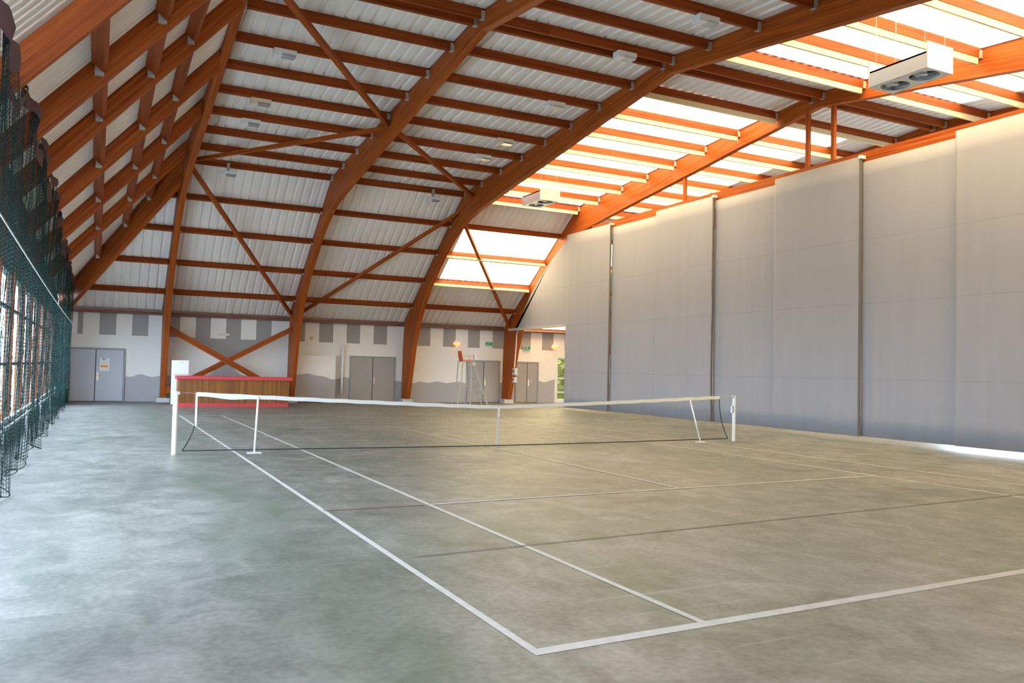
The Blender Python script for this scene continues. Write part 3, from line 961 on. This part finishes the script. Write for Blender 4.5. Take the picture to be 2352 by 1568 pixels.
Q = NY[::2]
for y in Q:
    d = .20 + .10 * math.sin(y * 1.7) + .08 * math.sin(y * 6)
    x, yy_, z = n_pt(y, 1)
    vs += [(x + .01, yy_, z), (x + .03 + .03 * math.sin(y * 7), yy_, z - d * .5), (x + .02, yy_, z - d)]
for i in range(len(Q) - 1):
    for k in range(2): fs.append((i * 3 + k, i * 3 + 3 + k, i * 3 + 4 + k, i * 3 + 1 + k))
mb.indexed(vs, fs)
fl = mb.build('top_band', M['flap'], netting, smooth=True, origin=(-8.9, 6, 0)); fl['label'] = 'dusty maroon fabric band along the netting top'
mb = MB(); mb.tube([(-8.68, NY0 + (NY1 - NY0) * i / 30, 3.0 - .1 * math.sin(math.pi * i / 30)) for i in range(31)], .008, 6)
tag(mb.build('white_rope', M['rope'], origin=(-8.68, 6, 3)), 'taut pale rope running along the green netting', 'rope')

# ------------------------------------------------------------------ bar counter and what stands behind it
bar = empty('bar_counter', (-3.0, 17.4, 0)); tag(bar, 'slatted wooden bar counter with coral red top and plinth', 'counter')
mb = MB(); mb.box((-2.1, 0, .16), (2.06, .62, 1.05)); mb.build('slatted_front', M['slat'], bar)
mb = MB()
for i in range(49):
    x = -2.09 + i * .085
    mb.box((x, -.012, .17), (x + .076, .002, 1.04))
mb.build('slats', M['slat'], bar)
mb = MB(); mb.box((-2.16, -.09, 1.05), (2.17, .72, 1.19)); bevel(mb.build('counter_top', M['redlam'], bar), .012)
mb = MB(); mb.box((-2.08, .01, 0), (2.05, .6, .16)); mb.build('plinth', M['redlam'], bar)

fr = empty('refrigerator', (-4.93, 18.5, 0)); tag(fr, 'white upright refrigerator partly hidden by the end of the bar', 'refrigerator')
mb = MB(); mb.box((-.29, .0, 0.03), (.30, .6, 1.78)); bevel(mb.build('cabinet', M['white'], fr), .015)
mb = MB(); mb.box((-.29, -.055, .08), (.30, -.004, 1.2)); fd = bevel(mb.build('door', M['white'], fr), .012)
mb = MB(); mb.box((.22, -.085, .75), (.245, -.055, 1.15)); mb.build('handle', M['white'], fd)
mb = MB(); mb.box((-.29, -.055, 1.22), (.30, -.004, 1.78)); fz_ = bevel(mb.build('freezer_door', M['white'], fr), .012)
mb = MB(); mb.box((.0, -.06, 1.68), (.06, -.053, 1.72)); mb.build('badge', M['metal'], fz_)
mb = MB(); mb.box((-.27, -.02, 0), (.28, .58, .05)); mb.build('base', M['dark'], fr)

# ------------------------------------------------------------------ doors in the far wall
def door_pair(idx, x0, x1, h, mat, label, handle=True, leaf=2):
    w = MB()
    yw = YF; x0, x1, h = fx(x0), fx(x1), fz(h)
    w.box((x0 - .07, yw - .07, 0), (x0, yw - .002, h + .07)); w.box((x1, yw - .07, 0), (x1 + .07, yw - .002, h + .07)); w.box((x0, yw - .07, h), (x1, yw - .002, h + .07))
    o = struct(w.build('door_%d' % idx, M['doorframe']), label, 'door')
    xm = (x0 + x1) / 2
    spans = ((x0, xm - .012), (xm + .012, x1)) if leaf == 2 else ((x0, x1),)
    for k, (a, b) in enumerate(spans):
        l_ = MB(); l_.box((a + .004, yw - .055, .02), (b - .004, yw - .012, h - .004)); lf = bevel(l_.build('door_leaf', mat, o), .004)
        xh = a if k == 0 else b
        for z in (.35, h / 2, h - .3):
            hh = MB(); hh.tube([(xh + (.01 if k == 0 else -.01), yw - .07, z - .07), (xh + (.01 if k == 0 else -.01), yw - .07, z + .07)], .013, 8); hh.build('hinge', M['metal'], lf)
        if handle and k == len(spans) - 1:
            hh = MB(); hx = a + .07
            hh.box((hx - .03, yw - .065, .88), (hx + .03, yw - .053, 1.22)); hh.tube([(hx, yw - .06, 1.08), (hx, yw - .11, 1.08), (hx + .17, yw - .11, 1.08)], .012, 8)
            q = hh.build('door_handle', M['brass'], lf)
    b = MB(); b.box((x0, yw - .05, 0), (x1, yw - .01, .02)); b.box((xm - .05, yw - .013, 0), (xm + .05, yw - .006, h)); b.build('threshold', M['dark'], o)
    return o
door_pair(1, -8.95, -6.90, 2.15, M['door'], 'grey double door with a notice, beside the netting')
door_pair(2, 2.75, 4.82, 2.12, M['doordark'], 'taupe double door between second and third arches')
door_pair(3, 8.72, 10.42, 2.08, M['doordark'], 'taupe double door behind the umpire chair')
door_pair(4, 11.45, 12.66, 2.07, M['doordark'], 'taupe double door past the fourth arch')
# painted sliding panel next to the second arch
pn = MB(); pn.box((.12, 21.60, .03), (fx(1.9), 21.66, 2.16)); 
pts = [(.12 + i * (fx(1.9) - .12) / 24) for i in range(25)]
for a, b in zip(pts, pts[1:]):
    pn.face([(a, 21.597, .03), (b, 21.597, .03), (b, 21.597, wave(b / 1.02)), (a, 21.597, wave(a / 1.02))], None, 1)
o = struct(pn.build('door_5', [M['wallwhite'], M['wavegrey']]), 'painted sliding panel carrying the grey wave', 'door')
t = MB(); t.box((.1, 21.67, 2.10), (2.05, 22.0, 2.16)); t.build('track', M['doorframe'], o)
t = MB(); t.box((fx(1.9), 21.60, .03), (fx(1.9) + .025, 22.0, 2.16)); t.build('side_trim', M['doorframe'], o)
# notice on the door
nt = empty('door_notice', (fx(-7.60), YF - .062, fz(1.28))); tag(nt, 'white paper notice with an orange strip taped on the grey door', 'notice')
mb = MB(); mb.box((-.18, -.004, 0), (.18, 0, .54)); nsheet = mb.build('sheet', M['paper'], nt)
mb = MB(); mb.box((-.14, -.006, .14), (.14, -.004, .24)); mb.build('orange_strip', M['orangeink'], nsheet)
mb = MB()
mb.face([(-.15, -.006, .52), (-.02, -.006, .44), (.14, -.006, .53), (.04, -.006, .50), (-.03, -.006, .53)]); mb.build('heading_motif', M['greenink'], nsheet)
mb = MB()
for z in (.40, .36, .32, .09, .05): mb.box((-.13, -.006, z), (.13, -.0045, z + .009))
mb.build('faint_text_lines', M['orangeink'], nsheet)

# ------------------------------------------------------------------ small wall fittings
def wall_lamp(x, z, lab):
    r = empty('wall_lamp', (fx(x), YF, fz(z))); tag(r, lab, 'lamp', 'amber wall lamps')
    b = MB(); b.box((-.13, -.06, -.02), (.13, -.005, .12)); b.build('back_plate', M['white'], r)
    d = MB(); vs = []; fs = []
    for i in range(7):
        th = math.pi / 2 * i / 6
        for k in range(13):
            ph = math.pi * k / 12
            vs.append((.19 * math.cos(th) * math.cos(ph), -.06 - .14 * math.cos(th) * math.sin(ph), .02 - .16 * math.sin(th)))
    for i in range(6):
        for k in range(12): fs.append((i * 13 + k, i * 13 + k + 1, i * 13 + 14 + k, i * 13 + 13 + k))
    fs.append(tuple(range(13))[::-1])
    d.indexed(vs, fs); d.build('shade', M['amber'], r, smooth=True)
wall_lamp(8.05, 2.97, 'glowing amber wall lamp above the umpire chair')
wall_lamp(13.65, 2.97, 'glowing amber wall lamp above the passage window')
def exit_sign(x, z, lab):
    r = empty('exit_sign', (fx(x), YF, fz(z))); tag(r, lab, 'sign', 'green exit signs')
    b = MB(); b.box((-.22, -.09, -.1), (.22, -.005, .1)); b.build('case', M['white'], r)
    b = MB(); b.box((-.2, -.1, -.085), (.2, -.09, .085)); gp = b.build('green_panel', M['exit'], r)
    b = MB()
    # white arrow and running figure
    b.face([(-.02, -.104, -.05), (.06, -.104, 0), (-.02, -.104, .05), (.0, -.104, 0)])
    b.beam((-.11, -.102, -.05), (-.08, -.102, .02), .018, .004, (0, 1, 0))
    b.build('pictogram', M['paper'], gp)
exit_sign(9.82, 2.99, 'small green exit sign over the door behind the umpire chair')
exit_sign(12.0, 2.86, 'small green exit sign over the door past the fourth arch')
r = empty('emergency_light', (fx(-2.9), YF, fz(2.96))); tag(r, 'small cream emergency light on the painted blocks above the bar', 'light')
b = MB(); b.box((-.2, -.08, -.055), (.17, -.005, .055)); bevel(b.build('case', M['cream'], r), .01); b = MB(); b.box((-.34, -.06, -.03), (-.2, -.005, .03)); b.build('terminal_box', M['cream'], r)
r = empty('fire_bell', (fx(.86), YF, fz(2.94))); tag(r, 'tiny brass bell on the white block beside the second arch', 'bell')
b = MB(); b.tube([(0, -.005, 0), (0, -.05, 0), (0, -.075, 0)], [.07, .07, .03], 14); b.build('gong', M['brass'], r); b = MB(); b.box((-.09, -.03, -.12), (.02, -.005, -.03)); b.build('box', M['brass'], r)
# white tube fixed upright on the wall
r = empty('white_tube', (fx(2.29), YF - .16, .4)); tag(r, 'white tube standing upright on the wall between panel and double door', 'pole')
b = MB(); b.tube([(0, 0, 0), (0, 0, 2.3)], .055, 12); b.build('tube', M['brightwhite'], r, smooth=True)
b = MB()
for z in (.3, 1.2, 2.0): b.box((-.03, .05, z), (.03, .15, z + .04))
b.build('wall_bracket', M['metal'], r)
# conduit down the fourth arch
xc_ = ARCH_X[3] - .14
cp = [(xc_, y - .18, z - .06) for y, z in [(16.0, 7.4), (16.8, 6.95), (17.7, 6.3), (18.6, 5.6), (19.4, 4.8), (19.95, 4.0)]] 
mb = MB(); mb.tube(cp + [(xc_, 20.3, 3.55), (xc_, 20.5, 1.82)], .028, 8)
tag(mb.build('cable_conduit', M['white'], origin=(xc_, 20.4, 1.7)), 'white cable conduit following the fourth arch down to the switch boxes', 'conduit')
for z, s, lab in ((1.62, .17, 'upper grey switch box on the fourth arch'), (1.2, .13, 'lower grey switch box on the fourth arch')):
    r = empty('switch_box', (xc_ + .02, 20.4, z)); tag(r, lab, 'switch box', 'switch boxes on the arch')
    b = MB(); b.box((-.14, -s, -s), (.02, s * .6, s)); bevel(b.build('case', M['concrete'], r), .01); b = MB(); b.box((-.155, -s * .5, -.03), (-.14, s * .2, .06)); b.build('switch', M['dark'], r)

# ------------------------------------------------------------------ umpire chair
uc = empty('umpire_chair', (7.5, 18.8, 0)); tag(uc, 'tall umpire chair with orange seat and grey ladder frame', 'chair')
mb = MB(); mb.box((-.34, -.24, 2.06), (.12, .24, 2.12)); mb.box((.09, -.24, 2.0), (.13, .24, 2.08)); bevel(mb.build('seat', M['orange'], uc), .02)
mb = MB()
mb.indexed([(-.36, -.23, 2.1), (-.32, -.23, 2.1), (-.32, .23, 2.1), (-.36, .23, 2.1), (-.44, -.19, 2.52), (-.40, -.19, 2.52), (-.40, .19, 2.52), (-.44, .19, 2.52)],
           [(3, 2, 1, 0), (4, 5, 6, 7), (0, 1, 5, 4), (1, 2, 6, 5), (2, 3, 7, 6), (3, 0, 4, 7)])
bevel(mb.build('backrest', M['orange'], uc), .015)
for sy in (-.27, .27):
    b = MB(); b.tube([(-.36, sy, 2.05), (-.42, sy, 1.1), (-.62, sy * 1.25, 0)], .028, 8); b.build('leg', M['greymetal'], uc)
    b = MB(); b.tube([(.12, sy, 2.05), (.92, sy * 1.25, 0)], .032, 8); b.build('ladder_rail', M['greymetal'], uc)
    b = MB(); b.tube([(.05, sy, 2.05), (.08, sy, 1.05), (.02, sy * 1.25, 0)], .028, 8); b.build('leg', M['greymetal'], uc)
    b = MB(); b.tube([(-.36, sy, 2.05), (.14, sy, 2.05)], .02, 8); b.build('seat_rail', M['greymetal'], uc)
    b = MB(); b.tube([(-.38, sy, 2.28), (.22, sy, 2.32), (.24, sy, 2.05)], .016, 8); b.build('armrest', M['greymetal'], uc)
    b = MB(); b.tube([(-.46, sy * 1.05, .92), (.07, sy * 1.05, .92)], .016, 8); b.build('stretcher', M['greymetal'], uc)
for z in (.3, .62, .94, 1.26, 1.58, 1.85):
    x = .12 + .8 * (2.05 - z) / 2.05
    b = MB(); b.box((x - .07, -.29, z), (x + .05, .29, z + .025)); b.build('step', M['greymetal'], uc)
b = MB(); b.box((.24, -.28, 2.14), (.32, -.02, 2.36)); b.build('writing_board', M['white'], uc)
b = MB(); b.box((.1, -.29, 1.85), (.26, .29, 2.0)); b.build('cross_plate', M['cream'], uc)

# ------------------------------------------------------------------ hanging air heaters
def heater(x, y, z, w, L, hp, lab):
    r = empty('unit_heater', (x, y, z)); tag(r, lab, 'heater', 'hanging heaters')
    b = MB(); b.box((-w / 2, -L / 2, 0), (-w / 2 + .012, L / 2, .34)); b.box((w / 2 - .012, -L / 2, 0), (w / 2, L / 2, .34)); b.box((-w / 2, -L / 2, .30), (w / 2, L / 2, .34)); b.build('casing', M['white'], r)
    for s in (-1, 1):
        b = MB(); b.box((-w / 2 - .01, s * L / 2 - .015, -.01), (w / 2 + .01, s * L / 2 + .015, hp)); bevel(b.build('end_plate', M['white'], r), .006)
    b = MB()
    # underside with two round fan openings
    N = 24
    for s in (-1, 1):
        cy = s * L / 4; R = min(w, L / 2) * .42
        hx, hy = w / 2, L / 4
        for k in range(N):
            a0, a1 = 2 * math.pi * k / N, 2 * math.pi * (k + 1) / N
            def outp(a):
                c, s_ = math.cos(a), math.sin(a); m = max(abs(c) / hx, abs(s_) / hy); return (c / m, cy + s_ / m, 0)
            b.face([(R * math.cos(a0), cy + R * math.sin(a0), 0), outp(a0), outp(a1), (R * math.cos(a1), cy + R * math.sin(a1), 0)])
    b.build('underside', M['white'], r)
    b = MB(); b.box((-w / 2 + .02, -L / 2 + .02, .22), (w / 2 - .02, L / 2 - .02, .24)); fc = b.build('fan_chamber', M['dark'], r)
    for s in (-1, 1):
        cy = s * L / 4; R = min(w, L / 2) * .40
        f = MB()
        f.tube([(0, cy, .02), (0, cy, .12)], .07, 12)
        for k in range(5):
            a = 2 * math.pi * k / 5 + .4
            d = Vector((math.cos(a), math.sin(a), 0)); q = Vector((-d.y, d.x, 0)); c0 = Vector((0, cy, .07))
            f.face([c0 + d * .06 - q * .05 - Vector((0, 0, .03)), c0 + d * R - q * .10 - Vector((0, 0, .03)), c0 + d * R + q * .10 + Vector((0, 0, .03)), c0 + d * .06 + q * .05 + Vector((0, 0, .03))])
        fan = f.build('fan', M['lampglass'], fc)
    c = MB()
    for sx in (-1, 1):
        for sy in (-1, 1): c.tube([(sx * w * .4, sy * L * .42, .34), (sx * w * .4, sy * L * .42, zr(y + sy * L * .42) - z - .02)], .004, 5)
    c.build('hanger_cable', M['metal'], r)
heater(7.32, -4.57, 8.0, .78, 1.40, .54, 'white hanging twin-fan heater beside the near slope roof lights')
heater(6.94, 11.0, 8.02, .84, 1.40, .46, 'white hanging heater above the lower end of roof lights')

# ------------------------------------------------------------------ lamps on the purlins
def roof_lamp(x, y, drop, mat, lab, w=.56):
    z = zr(y) - PD - drop
    r = empty('ceiling_lamp', (x, y, z)); tag(r, lab, 'lamp', 'floodlights under the purlins')
    b = MB(); b.box((-w / 2, -.12, -.02), (w / 2, .16, .09)); b.box((-w / 2, -.12, -.09), (-w / 2 + .2, .16, -.02)); hs = bevel(b.build('housing', mat, r), .012)
    b = MB(); b.box((-w / 2 + .2, -.11, -.075), (w / 2 - .02, .15, -.02)); bevel(b.build('lens', M['lampglass'], hs), .01)
    b = MB(); b.box((-.05, -.03, .09), (.05, .05, drop + .06)); b.build('bracket', M['metal'], r)
    return r
for i, (y, d, mt, lab) in enumerate(((4.55, .10, 'white', 'white floodlight high up between first and second arches'),
                                     (7.9, .10, 'cream', 'cream floodlight between first and second arches'),
                                     (9.6, .10, 'white', 'white floodlight just below the cream one nearest the netting'),
                                     (14.3, .32, 'white', 'white floodlight lowest of those between first and second arches'))):
    roof_lamp(-3.95, y, d, M[mt], lab)
for i, (y, d, mt, lab) in enumerate(((-2.15, .10, 'white', 'white floodlight past the ridge between second and third arches'),
                                     (.98, .10, 'white', 'white floodlight under the ridge between second and third arches'),
                                     (4.55, .10, 'white', 'white floodlight on the far slope, second down from the ridge, before third arch'),
                                     (7.9, .10, 'cream', 'cream floodlight between second and third arches'),
                                     (9.6, .10, 'white', 'white floodlight just below the cream one before the third arch'),
                                     (14.3, .34, 'white', 'white floodlight lowest of those between second and third arches'))):
    roof_lamp(3.85, y, d, M[mt], lab)

# ------------------------------------------------------------------ corner by the netting
r = empty('waste_bin', (-9.05, 21.2, 0)); tag(r, 'black waste bin in the corner beside the grey double door', 'bin')
b = MB(); b.tube([(0, 0, 0), (0, 0, .5)], [.15, .19], 16); b.build('body', M['dark'], r); b = MB(); b.tube([(0, 0, .5), (0, 0, .53)], [.2, .2], 16); b.build('rim', M['dark'], r)
r = empty('fire_extinguisher', (XL + .157, 19.2, 1.0)); tag(r, 'red fire extinguisher hanging behind the far end of the netting', 'extinguisher')
b = MB(); b.tube([(0, 0, 0), (0, 0, .03), (0, 0, .42), (0, 0, .5)], [.06, .08, .08, .03], 14); b.build('cylinder', M['red'], r)
b = MB(); b.box((-.03, -.05, .5), (.06, .04, .56)); b.tube([(.03, 0, .53), (.1, .05, .4), (.09, .06, .1)], .012, 6); b.build('hose', M['dark'], r)
b = MB(); b.box((-.155, -.04, .25), (-.07, .04, .3)); b.build('wall_bracket', M['metal'], r)

# hedge outside the passage window
mb = MB()
random.seed(3)
vs, fs = [], []
for k in range(3200):
    c = Vector((random.uniform(12.8, 20), random.uniform(23.4, 25.2), random.uniform(-.2, 6.5)))
    d = Vector((random.uniform(-1, 1), random.uniform(-1, 1), random.uniform(-1, 1))).normalized()
    e = d.orthogonal().normalized(); s = random.uniform(.14, .26)
    b = len(vs); vs += [c - d * s, c + e * s * .5, c + d * s, c - e * s * .5]; fs.append((b, b + 1, b + 2, b + 3))
mb.indexed(vs, fs); mb.box((12.8, 24.0, -.25), (20, 25, 6.3))
h = mb.build('hedge', M['hedge'], origin=(16, 24.5, 0)); tag(h, 'sunlit yellow-green hedge seen through the passage window', 'hedge')
